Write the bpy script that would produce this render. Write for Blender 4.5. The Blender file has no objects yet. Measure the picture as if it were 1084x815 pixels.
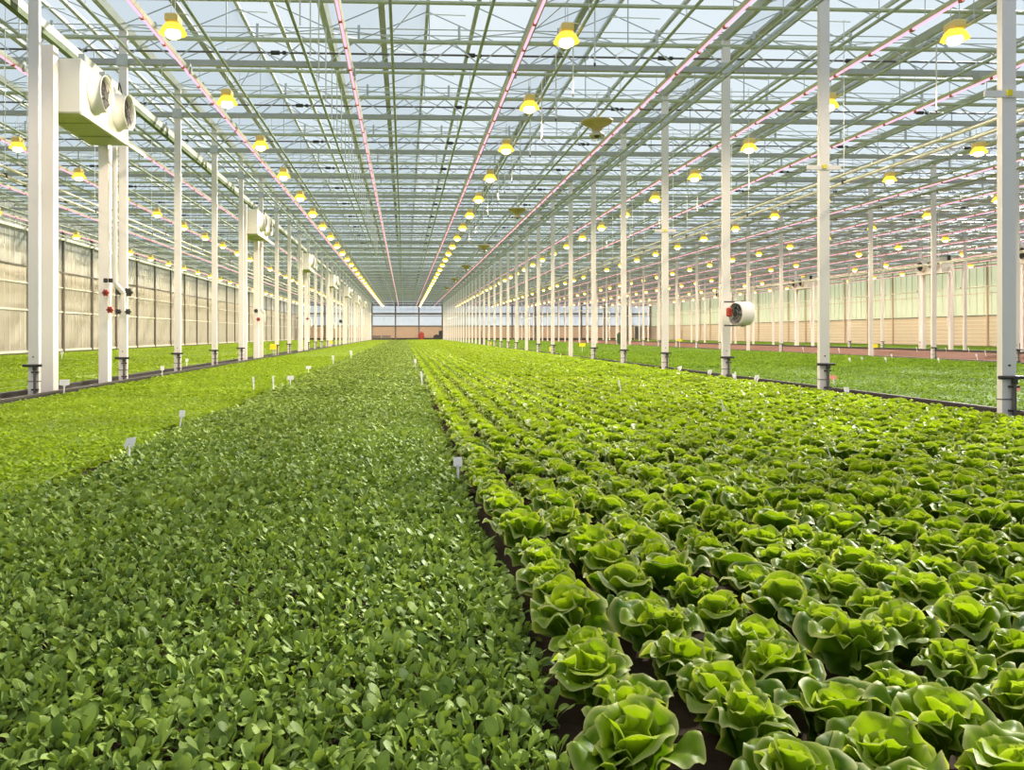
import bpy, math, random
import numpy as np
random.seed(11)
rng = np.random.default_rng(11)
PI = math.pi
scene = bpy.context.scene
COL = scene.collection

# ------------------------------------------------------------------ measured frame
F_PX = 870.0                       # focal length in pixels of the 1084 x 815 frame
VPX, VPY = 428.0, 354.0            # vanishing point of the bays
YAW = 0.042
SOIL = 0.60                        # soil level of the raised beds
EYE = SOIL + 0.955                 # camera height
PITCH = 3.91                       # post spacing along the bays
Z0 = 8.68                          # depth of the first post
XROW = [-5.55, 6.55, 18.65, 30.75] # post rows
XL, XR = -17.65, 42.85             # side walls
YEND = Z0 + PITCH * 34
def post_y(k): return Z0 + PITCH * k
def at(px, py, h):
    """point h above/below the eye seen at pixel px,py"""
    d = F_PX * h / (VPY - py)
    x = (px - VPX) * d / F_PX
    return x, d - YAW * x, EYE + h
def in_frame(x, y, z, m=0):
    d = y + YAW * x
    if d < 0.5: return False
    u = VPX + F_PX * x / d; v = VPY - F_PX * (z - EYE) / d
    return -m < u < 1084 + m and -m < v < 815 + m

# ------------------------------------------------------------------ materials
def new_mat(name):
    m = bpy.data.materials.new(name); m.use_nodes = True
    nt = m.node_tree; nt.nodes.clear()
    out = nt.nodes.new('ShaderNodeOutputMaterial')
    return m, nt, out
def N(nt, t, **kw):
    n = nt.nodes.new(t)
    for k, v in kw.items():
        if k in n.inputs: n.inputs[k].default_value = v
        else: setattr(n, k, v)
    return n
def c4(c): return (c[0], c[1], c[2], 1)
def paint(name, col, rough=0.5, metal=0.0, var=0.12, scale=6.0, spec=0.4):
    m, nt, out = new_mat(name)
    p = N(nt, 'ShaderNodeBsdfPrincipled', Roughness=rough, Metallic=metal)
    p.inputs['Specular IOR Level'].default_value = spec
    tc = N(nt, 'ShaderNodeTexCoord'); no = N(nt, 'ShaderNodeTexNoise', Scale=scale, Detail=4.0)
    nt.links.new(tc.outputs['Object'], no.inputs['Vector'])
    mx = N(nt, 'ShaderNodeMix', data_type='RGBA')
    mx.inputs[6].default_value = c4([v * (1 - var) for v in col]); mx.inputs[7].default_value = c4([min(1, v * (1 + var)) for v in col])
    nt.links.new(no.outputs['Fac'], mx.inputs[0]); nt.links.new(mx.outputs[2], p.inputs['Base Color'])
    nt.links.new(p.outputs[0], out.inputs[0])
    return m
def glow(name, col, strength, sample=True):
    m, nt, out = new_mat(name)
    e = N(nt, 'ShaderNodeEmission', Strength=strength); e.inputs['Color'].default_value = c4(col)
    nt.links.new(e.outputs[0], out.inputs[0])
    if not sample: m.cycles.emission_sampling = 'NONE'
    return m
def glass(name, tint, gl=0.08, trans=0.0, tcol=(1, 1, 1)):
    m, nt, out = new_mat(name)
    t = N(nt, 'ShaderNodeBsdfTransparent'); t.inputs['Color'].default_value = c4(tint)
    g = N(nt, 'ShaderNodeBsdfGlossy', Roughness=0.08)
    lw = N(nt, 'ShaderNodeLayerWeight', Blend=0.25)
    mul = N(nt, 'ShaderNodeMath', operation='MULTIPLY'); mul.inputs[1].default_value = gl * 4
    nt.links.new(lw.outputs['Fresnel'], mul.inputs[0])
    mx = N(nt, 'ShaderNodeMixShader'); nt.links.new(mul.outputs[0], mx.inputs[0])
    nt.links.new(t.outputs[0], mx.inputs[1]); nt.links.new(g.outputs[0], mx.inputs[2])
    last = mx
    if trans:
        tl = N(nt, 'ShaderNodeBsdfTranslucent'); tl.inputs['Color'].default_value = c4(tcol)
        m2 = N(nt, 'ShaderNodeMixShader'); m2.inputs[0].default_value = trans
        nt.links.new(mx.outputs[0], m2.inputs[1]); nt.links.new(tl.outputs[0], m2.inputs[2]); last = m2
    nt.links.new(last.outputs[0], out.inputs[0])
    return m
def panel(name, col, tcol, f=0.5, rough=0.5, wave=0.0, axis='Y', clear=0.0):
    """translucent cladding: part diffuse, part translucent, faint vertical flutes"""
    m, nt, out = new_mat(name)
    p = N(nt, 'ShaderNodeBsdfPrincipled', Roughness=rough)
    tl = N(nt, 'ShaderNodeBsdfTranslucent')
    tc = N(nt, 'ShaderNodeTexCoord')
    no = N(nt, 'ShaderNodeTexNoise', Scale=1.3, Detail=3.0)
    nt.links.new(tc.outputs['Object'], no.inputs['Vector'])
    for node, sock, c in ((p, 'Base Color', col), (tl, 'Color', tcol)):
        mx = N(nt, 'ShaderNodeMix', data_type='RGBA')
        mx.inputs[6].default_value = c4([v * 0.9 for v in c]); mx.inputs[7].default_value = c4([min(1, v * 1.06) for v in c])
        nt.links.new(no.outputs['Fac'], mx.inputs[0]); nt.links.new(mx.outputs[2], node.inputs[sock])
    mxs = N(nt, 'ShaderNodeMixShader'); mxs.inputs[0].default_value = f
    nt.links.new(p.outputs[0], mxs.inputs[1]); nt.links.new(tl.outputs[0], mxs.inputs[2])
    last = mxs
    if clear:
        t = N(nt, 'ShaderNodeBsdfTransparent'); m3 = N(nt, 'ShaderNodeMixShader'); m3.inputs[0].default_value = clear
        nt.links.new(mxs.outputs[0], m3.inputs[1]); nt.links.new(t.outputs[0], m3.inputs[2]); last = m3
    nt.links.new(last.outputs[0], out.inputs[0])
    return m
def leaf_mat(name, dark, light, edge=None, tr=0.35, tl_col=None, rough=0.42, spec=0.45):
    m, nt, out = new_mat(name)
    a = N(nt, 'ShaderNodeAttribute', attribute_name='tint')
    geo = N(nt, 'ShaderNodeTexCoord'); no = N(nt, 'ShaderNodeTexNoise', Scale=35.0, Detail=3.0)
    nt.links.new(geo.outputs['Object'], no.inputs['Vector'])
    ad = N(nt, 'ShaderNodeMath', operation='MULTIPLY_ADD'); ad.inputs[1].default_value = 0.5; ad.inputs[2].default_value = -0.25
    nt.links.new(no.outputs['Fac'], ad.inputs[0])
    su = N(nt, 'ShaderNodeMath', operation='ADD', use_clamp=True)
    nt.links.new(a.outputs['Fac'], su.inputs[0]); nt.links.new(ad.outputs[0], su.inputs[1])
    mx = N(nt, 'ShaderNodeMix', data_type='RGBA')
    mx.inputs[6].default_value = c4(dark); mx.inputs[7].default_value = c4(light)
    nt.links.new(su.outputs[0], mx.inputs[0])
    colour = mx.outputs[2]
    if edge:
        e = N(nt, 'ShaderNodeAttribute', attribute_name='margin')
        m2 = N(nt, 'ShaderNodeMix', data_type='RGBA'); m2.inputs[7].default_value = c4(edge)
        nt.links.new(e.outputs['Fac'], m2.inputs[0]); nt.links.new(colour, m2.inputs[6]); colour = m2.outputs[2]
    p = N(nt, 'ShaderNodeBsdfPrincipled', Roughness=rough); p.inputs['Specular IOR Level'].default_value = spec
    nt.links.new(colour, p.inputs['Base Color'])
    t = N(nt, 'ShaderNodeBsdfTranslucent')
    hs = N(nt, 'ShaderNodeMix', data_type='RGBA', blend_type='MULTIPLY'); hs.inputs[0].default_value = 1.0
    hs.inputs[7].default_value = c4(tl_col or (1.5, 1.5, 0.9))
    nt.links.new(colour, hs.inputs[6]); nt.links.new(hs.outputs[2], t.inputs['Color'])
    ms = N(nt, 'ShaderNodeMixShader'); ms.inputs[0].default_value = tr
    nt.links.new(p.outputs[0], ms.inputs[1]); nt.links.new(t.outputs[0], ms.inputs[2])
    nt.links.new(ms.outputs[0], out.inputs[0])
    return m

M_POST = paint('white_paint', (0.82, 0.755, 0.725), 0.45, var=0.03, scale=2)
M_CASE = paint('cream_casing', (0.80, 0.77, 0.70), 0.45, var=0.03, scale=2)
M_STEEL = paint('galvanised_steel', (0.50, 0.52, 0.51), 0.42, 0.35, 0.15, 4)
M_CHORD = paint('grey_green_steel', (0.38, 0.39, 0.37), 0.45, 0.1, 0.12, 3)
M_PIPE = paint('olive_pipe_paint', (0.46, 0.49, 0.35), 0.4, 0.1, 0.12, 3)
M_GUT = paint('aluminium_gutter', (0.48, 0.50, 0.45), 0.45, 0.3, 0.15, 2)
M_BAR = paint('glazing_bar', (0.42, 0.45, 0.47), 0.45, 0.3, 0.1, 3)
M_DARK = paint('black_plastic', (0.035, 0.033, 0.033), 0.5, 0, 0.2, 20)
M_GRAPH = paint('graphite_pipe', (0.12, 0.105, 0.10), 0.45, 0, 0.2, 12)
M_RED = paint('red_plastic', (0.42, 0.045, 0.025), 0.4, 0, 0.1, 20)
M_COUP = paint('orange_coupler', (0.55, 0.13, 0.06), 0.5, 0, 0.15, 30)
M_WIRE = paint('white_cord', (0.75, 0.75, 0.72), 0.6, 0, 0.05, 20)
M_YEL = paint('yellow_card', (0.90, 0.75, 0.02), 0.5, 0, 0.05, 20)
M_PINKCARD = paint('pink_card', (0.75, 0.30, 0.22), 0.6, 0, 0.2, 60)
M_SOIL = paint('peat_soil', (0.045, 0.028, 0.018), 0.95, 0, 0.5, 45, 0.1)
M_BSOIL = paint('red_brown_soil', (0.135, 0.052, 0.028), 0.95, 0, 0.35, 30, 0.1)
M_TRAY = paint('tray_rim', (0.34, 0.31, 0.22), 0.6, 0, 0.2, 10)
M_TRAYD = paint('tray_side', (0.055, 0.045, 0.038), 0.6, 0, 0.2, 10)
M_FLOOR = paint('concrete_floor', (0.10, 0.085, 0.07), 0.85, 0, 0.2, 3)
M_BEIGE = paint('beige_boards', (0.56, 0.40, 0.29), 0.6, 0, 0.08, 2)
M_BEIGE2 = paint('pale_boards', (0.62, 0.49, 0.36), 0.6, 0, 0.06, 2)
M_MULL = paint('dark_mullion', (0.16, 0.14, 0.12), 0.5, 0.2, 0.15, 4)
M_RAIL = paint('pale_rail', (0.72, 0.68, 0.55), 0.5, 0.1, 0.08, 4)
M_REFL = paint('lamp_reflector', (0.85, 0.62, 0.20), 0.35, 0.2, 0.05, 10)
M_BALL = paint('lamp_ballast', (0.62, 0.56, 0.42), 0.45, 0.1, 0.05, 10)
M_BRASS = paint('tan_fan_disc', (0.55, 0.44, 0.18), 0.4, 0.1, 0.12, 8)
M_GREENBOX = paint('dark_green_box', (0.05, 0.09, 0.05), 0.6, 0, 0.2, 10)
M_STRIP = paint('dark_olive_strip', (0.13, 0.17, 0.06), 0.6, 0, 0.1, 3)
M_UNDER = paint('green_underside', (0.42, 0.44, 0.16), 0.5, 0, 0.1, 3)
M_BULB = glow('sodium_bulb', (1.0, 0.76, 0.30), 9.0)
M_SKIRT = glow('reflector_painted_glow', (1.0, 0.72, 0.08), 1.5, False)  # emission stands in for bulb light and halo on the reflector
M_LED = glow('pink_led_lens', (1.0, 0.42, 0.56), 1.75, False)
M_ROOF = glass('roof_glass', (0.93, 0.955, 0.965), 0.05, 0.10, (0.9, 0.95, 1.0))
M_CARD = panel('white_card', (0.86, 0.84, 0.86), (0.85, 0.83, 0.85), 0.4)
M_WALLG = panel('fluted_wall_panel', (0.54, 0.48, 0.38), (0.56, 0.51, 0.42), 0.5)
M_WALLU = panel('upper_wall_glass', (0.52, 0.50, 0.42), (0.60, 0.60, 0.55), 0.45, 0.15, clear=0.12)
M_WALLR = panel('greenish_wall_panel', (0.66, 0.70, 0.53), (0.68, 0.70, 0.54), 0.55, clear=.15)
M_WALLB = panel('bluish_wall_panel', (0.62, 0.67, 0.71), (0.58, 0.62, 0.67), 0.6, clear=.35)
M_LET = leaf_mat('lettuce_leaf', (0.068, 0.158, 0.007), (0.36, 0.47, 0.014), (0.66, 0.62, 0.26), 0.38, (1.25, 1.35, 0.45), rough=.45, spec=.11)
M_SPI = leaf_mat('spinach_leaf', (0.046, 0.102, 0.012), (0.33, 0.43, 0.082), None, 0.16, rough=.5, spec=.16)
M_PAL = leaf_mat('pale_salad_leaf', (0.11, 0.185, 0.010), (0.30, 0.40, 0.028), None, 0.32, rough=.6, spec=.10)
M_MID = leaf_mat('mid_green_leaf', (0.060, 0.13, 0.012), (0.22, 0.33, 0.038), None, 0.30, rough=.65, spec=.04)

# ------------------------------------------------------------------ mesh helpers
class MB:
    def __init__(s): s.v = []; s.f = []
    def add(s, vs, fs):
        o = len(s.v); s.v += [tuple(p) for p in vs]; s.f += [tuple(i + o for i in f) for f in fs]; return s
    def box(s, a, b):
        (x0, y0, z0), (x1, y1, z1) = a, b
        return s.add([(x0, y0, z0), (x1, y0, z0), (x1, y1, z0), (x0, y1, z0), (x0, y0, z1), (x1, y0, z1), (x1, y1, z1), (x0, y1, z1)],
                     [(0, 3, 2, 1), (4, 5, 6, 7), (0, 1, 5, 4), (1, 2, 6, 5), (2, 3, 7, 6), (3, 0, 4, 7)])
    def cbox(s, c, d): return s.box([c[i] - d[i] / 2 for i in range(3)], [c[i] + d[i] / 2 for i in range(3)])
    def bbox(s, c, d, b):
        """box with chamfered vertical edges and chamfered top"""
        hx, hy = d[0] / 2, d[1] / 2
        ring = [(-hx + b, -hy), (hx - b, -hy), (hx, -hy + b), (hx, hy - b), (hx - b, hy), (-hx + b, hy), (-hx, hy - b), (-hx, -hy + b)]
        zs = [(-d[2] / 2, 1 - b / max(hx, hy)), (-d[2] / 2 + b, 1), (d[2] / 2 - b, 1), (d[2] / 2, 1 - b / max(hx, hy))]
        vs = [(c[0] + x * k, c[1] + y * k, c[2] + z) for z, k in zs for x, y in ring]
        fs = [tuple(reversed(range(8))), tuple(range(24, 32))]
        for r in range(3):
            for i in range(8): fs.append((r * 8 + i, r * 8 + (i + 1) % 8, r * 8 + 8 + (i + 1) % 8, r * 8 + 8 + i))
        return s.add(vs, fs)
    def tube(s, p, q, r, n=8, r2=None, cap=True):
        p = np.array(p, float); q = np.array(q, float); d = q - p; d /= np.linalg.norm(d)
        a = np.cross(d, (0, 0, 1) if abs(d[2]) < 0.9 else (1, 0, 0)); a /= np.linalg.norm(a); b = np.cross(d, a)
        r2 = r if r2 is None else r2; vs = []
        for c, rr in ((p, r), (q, r2)):
            for i in range(n):
                t = 2 * PI * (i + 0.5) / n; vs.append(c + rr * (math.cos(t) * a + math.sin(t) * b))
        fs = [(i, (i + 1) % n, n + (i + 1) % n, n + i) for i in range(n)]
        if cap: fs += [tuple(reversed(range(n))), tuple(range(n, 2 * n))]
        return s.add(vs, fs)
    def path(s, pts, r, n=6):
        for a, b in zip(pts[:-1], pts[1:]): s.tube(a, b, r, n)
        return s
    def lathe(s, prof, c=(0, 0, 0), axis='z', n=20):
        """prof: [(radius, height)]"""
        vs = []
        for r, h in prof:
            for i in range(n):
                t = 2 * PI * i / n; x, y = r * math.cos(t), r * math.sin(t)
                p = (x, y, h) if axis == 'z' else ((h, x, y) if axis == 'x' else (y, h, x))
                vs.append((c[0] + p[0], c[1] + p[1], c[2] + p[2]))
        fs = [(k * n + i, k * n + (i + 1) % n, k * n + n + (i + 1) % n, k * n + n + i) for k in range(len(prof) - 1) for i in range(n)]
        return s.add(vs, fs)
    def quad(s, a, b, c, d): return s.add([a, b, c, d], [(0, 1, 2, 3)])
    def mesh(s, name, mat, smooth=False):
        me = bpy.data.meshes.new(name); me.from_pydata(s.v, [], s.f); me.update()
        if mat: me.materials.append(mat)
        if smooth: me.shade_smooth()
        return me
    def build(s, name, mat, parent=None, loc=(0, 0, 0), smooth=False):
        o = bpy.data.objects.new(name, s.mesh(name, mat, smooth)); COL.objects.link(o); o.location = loc
        if parent: o.parent = parent
        return o

def tag(o, label=None, cat=None, group=None, kind=None):
    if label: o['label'] = label
    if cat: o['category'] = cat
    if group: o['group'] = group
    if kind: o['kind'] = kind
    return o
def empty(name, loc=(0, 0, 0), rz=0):
    o = bpy.data.objects.new(name, None); COL.objects.link(o); o.location = loc; o.rotation_euler = (0, 0, rz); o.empty_display_size = 0.1
    return o
def dup(o, loc=None, rz=None, parent=None):
    c = o.copy(); COL.objects.link(c)
    if parent: c.parent = parent
    if loc is not None: c.location = loc
    if rz is not None: c.rotation_euler = (0, 0, rz)
    for ch in list(o.children): dup(ch, None, None, c)
    return c
def nth(n):
    if n == 1: return 'nearest'
    return f"{n}{'th' if 10 <= n % 100 <= 20 else {1: 'st', 2: 'nd', 3: 'rd'}.get(n % 10, 'th')}"
def ordn(n): return f"{n}{'th' if 10 <= n % 100 <= 20 else {1: 'st', 2: 'nd', 3: 'rd'}.get(n % 10, 'th')}"

def np_mesh(name, V, Fq, mat, attrs=None, smooth=True):
    """V (n,3), Fq (m,4) quads -> mesh, quickly"""
    me = bpy.data.meshes.new(name)
    V = np.ascontiguousarray(V, np.float32); Fq = np.ascontiguousarray(Fq, np.int32)
    me.vertices.add(len(V)); me.vertices.foreach_set('co', V.ravel())
    me.loops.add(Fq.size); me.loops.foreach_set('vertex_index', Fq.ravel())
    me.polygons.add(len(Fq)); me.polygons.foreach_set('loop_start', np.arange(0, Fq.size, 4, dtype=np.int32))
    for k, a in (attrs or {}).items():
        at_ = me.attributes.new(k, 'FLOAT', 'POINT'); at_.data.foreach_set('value', np.ascontiguousarray(a, np.float32))
    me.update(calc_edges=True)
    if smooth: me.polygons.foreach_set('use_smooth', np.ones(len(Fq), bool))
    me.materials.append(mat); me.validate()
    return me
def grid_faces(nu, nv):
    return np.array([(i * nv + j, i * nv + j + 1, (i + 1) * nv + j + 1, (i + 1) * nv + j) for i in range(nu - 1) for j in range(nv - 1)], np.int32)
def scatter(T, P, yaw, sc, tint, which):
    """T: list of (verts, faces, vt, vm) templates; returns one soup of them"""
    Vs, Fs, Ts, Ms = [], [], [], []; off = 0
    for k, (tv, tf, vt, vm) in enumerate(T):
        idx = np.nonzero(which == k)[0]
        if len(idx) == 0: continue
        c, s = np.cos(yaw[idx])[:, None], np.sin(yaw[idx])[:, None]; q = sc[idx][:, None]
        x = (tv[:, 0] * c - tv[:, 1] * s) * q + P[idx, 0:1]; y = (tv[:, 0] * s + tv[:, 1] * c) * q + P[idx, 1:2]
        z = tv[:, 2] * q + P[idx, 2:3]
        Vs.append(np.stack([x, y, z], -1).reshape(-1, 3))
        Fs.append((tf[None] + (np.arange(len(idx)) * len(tv))[:, None, None] + off).reshape(-1, 4))
        Ts.append((vt[None, :] + tint[idx][:, None]).ravel()); Ms.append(np.tile(vm, len(idx)))
        off += len(idx) * len(tv)
    return np.concatenate(Vs), np.concatenate(Fs), np.concatenate(Ts), np.concatenate(Ms)

# ================================================================== the setting
RZ = lambda h: EYE + h             # heights below are given above the eye
CH_B, CH_T, GUT, RIDGE = RZ(5.39), RZ(5.87), RZ(6.05), RZ(6.98)
YA, YB = -3.0, YEND
SPAN = 12.1 / 3
NSP = 15
tag(MB().box((XL - 1, YA, -0.1), (XR + 1, YB + 2, 0)).build('floor', M_FLOOR), kind='structure')
ce = MB()
for i in range(NSP):
    x0 = XL + SPAN * i; xm = x0 + SPAN / 2; x1 = x0 + SPAN
    ce.quad((x0, YA, GUT + .06), (x0, YB, GUT + .06), (xm, YB, RIDGE), (xm, YA, RIDGE))
    ce.quad((x1, YB, GUT + .06), (x1, YA, GUT + .06), (xm, YA, RIDGE), (xm, YB, RIDGE))
ceiling = tag(ce.build('ceiling', M_ROOF), kind='structure')
for i in range(NSP + 1):
    x = XL + SPAN * i
    g = MB().add([(x + a, y, GUT + b) for y in (YA, YB) for a, b in ((-.05, -.06), (.05, -.06), (.10, .06), (-.10, .06))],
                 [(0, 1, 5, 4), (1, 2, 6, 5), (3, 0, 4, 7), (0, 3, 2, 1), (4, 5, 6, 7), (2, 3, 7, 6)])
    g.build('gutter', M_GUT, ceiling)
for i in range(NSP):
    x = XL + SPAN * (i + .5)
    MB().box((x - .035, YA, RIDGE - .04), (x + .035, YB, RIDGE + .03)).build('ridge', M_GUT, ceiling)
    for s in (-1, 1):
        px = x + s * .95; pz = RIDGE - (RIDGE - GUT) * .95 / (SPAN / 2) - .05
        w = .065 if s < 0 else .04
        MB().box((px - w, YA, pz - .045), (px + w, YB, pz + .02)).build('purlin', M_CHORD if s < 0 else M_GUT, ceiling)
bars = MB()
for i in range(NSP):
    x0 = XL + SPAN * i; xm = x0 + SPAN / 2
    y = 6.0
    while y < 125:
        for s in (-1, 1):
            a = (xm + s * SPAN / 2, y, GUT + .04); b = (xm, y, RIDGE - .015)
            bars.tube(a, b, .013, 4, cap=False)
        y += PITCH / 3
bars.build('glazing_bar', M_BAR, ceiling)

# roof trusses: one lattice girder over the whole width at every post
def truss(k):
    y = post_y(k)
    t = empty('roof_truss', (0, y, 0)); tag(t, kind='structure')
    MB().box((XL, -.05, CH_B - .06), (XR, .05, CH_B + .05)).build('bottom_chord', M_CHORD, t)
    MB().tube((XL, 0, CH_T), (XR, 0, CH_T), .045, 8).build('top_chord', M_PIPE, t)
    w = MB(); n = 5 * 12
    for i in range(n):
        xa = XL + (XR - XL) * i / n; xm = XL + (XR - XL) * (i + .5) / n; xb = XL + (XR - XL) * (i + 1) / n
        w.tube((xa, 0, CH_B + .04), (xm, 0, CH_T - .03), .016, 4, cap=False); w.tube((xm, 0, CH_T - .03), (xb, 0, CH_B + .04), .016, 4, cap=False)
    w.build('web_bracing', M_STEEL, t)
    r = MB()
    for h in (6.02, 6.14): r.tube((XL, .05, RZ(h)), (XR, .05, RZ(h)), .012, 5)
    for i in range(15 * 2): 
        x = XL + SPAN / 2 * (i + .3); r.box((x - .025, .02, CH_T), (x + .025, .06, RZ(6.2)))
    r.build('tie_rods', M_STEEL, t)
    MB().tube((XL, 1.95, CH_T), (XR, 1.95, CH_T), .038, 6).build('screen_bar', M_PIPE, t)
    if k >= 2:
        MB().tube((XL, .55, CH_T - .07), (XR, .55, CH_T - .07), .022, 6).build('vent_shaft', M_GRAPH, t)
        cp = MB()
        for i in range(NSP):
            x = XL + SPAN * (i + .5) + .95
            cp.tube((x - .16, .55, CH_T - .07), (x + .02, .55, CH_T - .07), .045, 8); cp.tube((x + .08, .55, CH_T - .07), (x + .15, .55, CH_T - .07), .04, 8)
        cp.build('shaft_coupling', M_DARK, t)
    va = MB()
    for i in range(NSP):
        xm = XL + SPAN * (i + .5)
        va.tube((xm - .1, .55, CH_T - .02), (xm + .75, 1.5, RIDGE - .45), .018, 4)
        va.tube((xm + .75, .3, RIDGE - .45), (xm - .05, 1.1, RIDGE - .12), .014, 4)
    va.build('vent_arm', M_WIRE, t)
    br = MB()
    for i in range(0, NSP, 1):
        x0 = XL + SPAN * i
        if (i + k) % 3 == 0:
            br.tube((x0, 0, GUT), (x0 + SPAN / 2, PITCH, RIDGE - .06), .011, 4, cap=False); br.tube((x0, PITCH, GUT), (x0 + SPAN / 2, 0, RIDGE - .06), .011, 4, cap=False)
        br.tube((x0 + SPAN / 2, 0, CH_T), (x0 + SPAN / 2, 0, RIDGE), .016, 4, cap=False)
        br.tube((x0 + SPAN / 2, 0, CH_T), (x0 + .1, 0, GUT + .05), .012, 4, cap=False); br.tube((x0 + SPAN / 2, 0, CH_T), (x0 + SPAN - .1, 0, GUT + .05), .012, 4, cap=False)
    br.build('roof_brace', M_STEEL, t)
    return t
for k in range(1, 35): truss(k)

# left wall
wl = tag(MB().box((XL - .03, YA, 0), (XL, YB, RZ(3.2))).build('wall_left', M_WALLG), kind='structure')
MB().box((XL - .03, YA, RZ(3.2)), (XL, YB, GUT)).build('upper_glazing', M_WALLU, wl)
for k in range(2, 35):
    y = post_y(k) - .6
    MB().box((XL, y - .07, 0), (XL + .10, y + .07, CH_B)).build('mullion', M_MULL, wl)
rib = MB()
y = 18.0
while y < 100:
    rib.box((XL, y - .012, .5), (XL + .02, y + .012, GUT)); y += PITCH / 8
rib.build('glazing_rib', M_RAIL, wl)
for h, m, w in ((3.2, M_MULL, .03), (2.4, M_RAIL, .022), (1.15, M_RAIL, .03), (-.80, M_RAIL, .05)):
    MB().box((XL, YA, RZ(h) - w), (XL + .06, YB, RZ(h) + w)).build('wall_rail', m, wl)
MB().box((XL + .02, YA, RZ(4.83)), (XL + .16, YB, RZ(4.95))).build('wall_beam', M_RAIL, wl)
# right wall
wr = tag(MB().box((XR, YA, 0), (XR + .1, YB, RZ(1.40))).build('wall_right', M_BEIGE2), kind='structure')
MB().box((XR + .03, YA, RZ(1.40)), (XR + .06, YB, GUT)).build('upper_panel', M_WALLR, wr)
cor = MB()
for i in range(9): cor.box((XR - .025, YA, .25 + i * .29), (XR, YB, .30 + i * .29))
cor.build('cladding_ridge', M_RAIL, wr)
for k in range(10, 35):
    y = post_y(k) - .9
    MB().box((XR - .12, y - .07, 0), (XR - .02, y + .07, CH_B)).build('mullion', M_BEIGE, wr)
rib = MB(); y = 45.0
while y < 141:
    rib.box((XR - .01, y - .02, RZ(1.4)), (XR + .03, y + .02, GUT)); y += PITCH / 5
rib.build('panel_rib', M_RAIL, wr)
for h, m in ((1.40, M_MULL), (3.05, M_BEIGE)):
    MB().box((XR - .06, YA, RZ(h) - .03), (XR, YB, RZ(h) + .03)).build('wall_rail', m, wr)
# end wall
wb = tag(MB().box((XL, YB, 0), (XR, YB + .1, RZ(1.45))).build('wall_back', M_BEIGE), kind='structure')
MB().box((XL, YB + .03, RZ(1.45)), (XR, YB + .06, RIDGE)).build('upper_panel', M_WALLB, wb)
for h, w in ((1.45, .10), (3.55, .16), (3.15, .05), (5.05, .14), (5.45, .14)):
    MB().box((XL, YB - .08, RZ(h) - w), (XR, YB + .02, RZ(h) + w)).build('wall_rail', M_MULL, wb)
MB().box((XL, YB - .1, 0), (XR, YB, RZ(-.6))).build('plinth', M_TRAYD, wb)
for i in range(16):
    x = XL + SPAN * i
    MB().box((x - .12, YB - .12, 0), (x + .12, YB + .02, GUT)).build('mullion', M_MULL, wb)
rib = MB()
for i in range(15 * 4):
    x = XL + SPAN / 4 * i; rib.box((x - .035, YB - .03, RZ(1.45)), (x + .035, YB + .03, GUT))
rib.build('panel_rib', M_BAR, wb)
dx = (675 - VPX) * (YB + 1.5) / F_PX
d1 = tag(MB().box((dx - .55, YB - .16, .0), (dx + .55, YB - .12, 3.0)).build('door_1', M_GRAPH), kind='structure')
df = MB()
for a, b in (((dx - .7, YB - .2, 0), (dx - .55, YB - .1, 3.1)), ((dx + .55, YB - .2, 0), (dx + .7, YB - .1, 3.1)), ((dx - .7, YB - .2, 3.0), (dx + .7, YB - .1, 3.12))): df.box(a, b)
df.build('door_frame', M_RAIL, d1)

# ================================================================== beds
def bed(x0, x1, label, soil, ya=0.2):
    t = empty('growing_bed', ((x0 + x1) / 2, ya, 0)); tag(t, label, 'growing bed')
    ox, oy = t.location.x, t.location.y
    MB().box((x0 - ox + .03, 0, SOIL - .10), (x1 - ox - .03, YB - 6 - oy, SOIL)).build('soil', soil, t)
    for x in (x0, x1):
        s = -1 if x == x0 else 1
        MB().box((x - ox - .02, 0, SOIL - .14), (x - ox + .02, YB - 6 - oy, SOIL + .075)).build('side_board', M_TRAYD, t)
        MB().box((x - ox - .035, 0, SOIL + .075), (x - ox + .035, YB - 6 - oy, SOIL + .105)).build('rim', M_TRAY if x == 6.27 else M_TRAYD, t)
        leg = MB(); y = 4.0
        while y < 60:
            leg.box((x - ox - .05, y, 0), (x - ox + .05, y + .09, SOIL - .14)); y += 2.2
        o = leg.build('leg', M_STEEL, t); o['kind'] = 'stuff'
    return t
bed(-5.27, 6.27, 'wide raised bed of dark peat with lettuce and spinach between the post rows', M_SOIL)
bed(-17.3, -5.85, 'raised bed of pale green salad along the long left wall', M_SOIL)
bed(6.88, 18.3, 'raised bed of even mid green crop right of the lettuce', M_SOIL)
bed(19.0, 30.4, 'bare raised bed of red brown soil beyond the mid green bed', M_BSOIL)
bed(31.1, 42.4, 'raised bed along the right wall with a thin green crop', M_SOIL)

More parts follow.
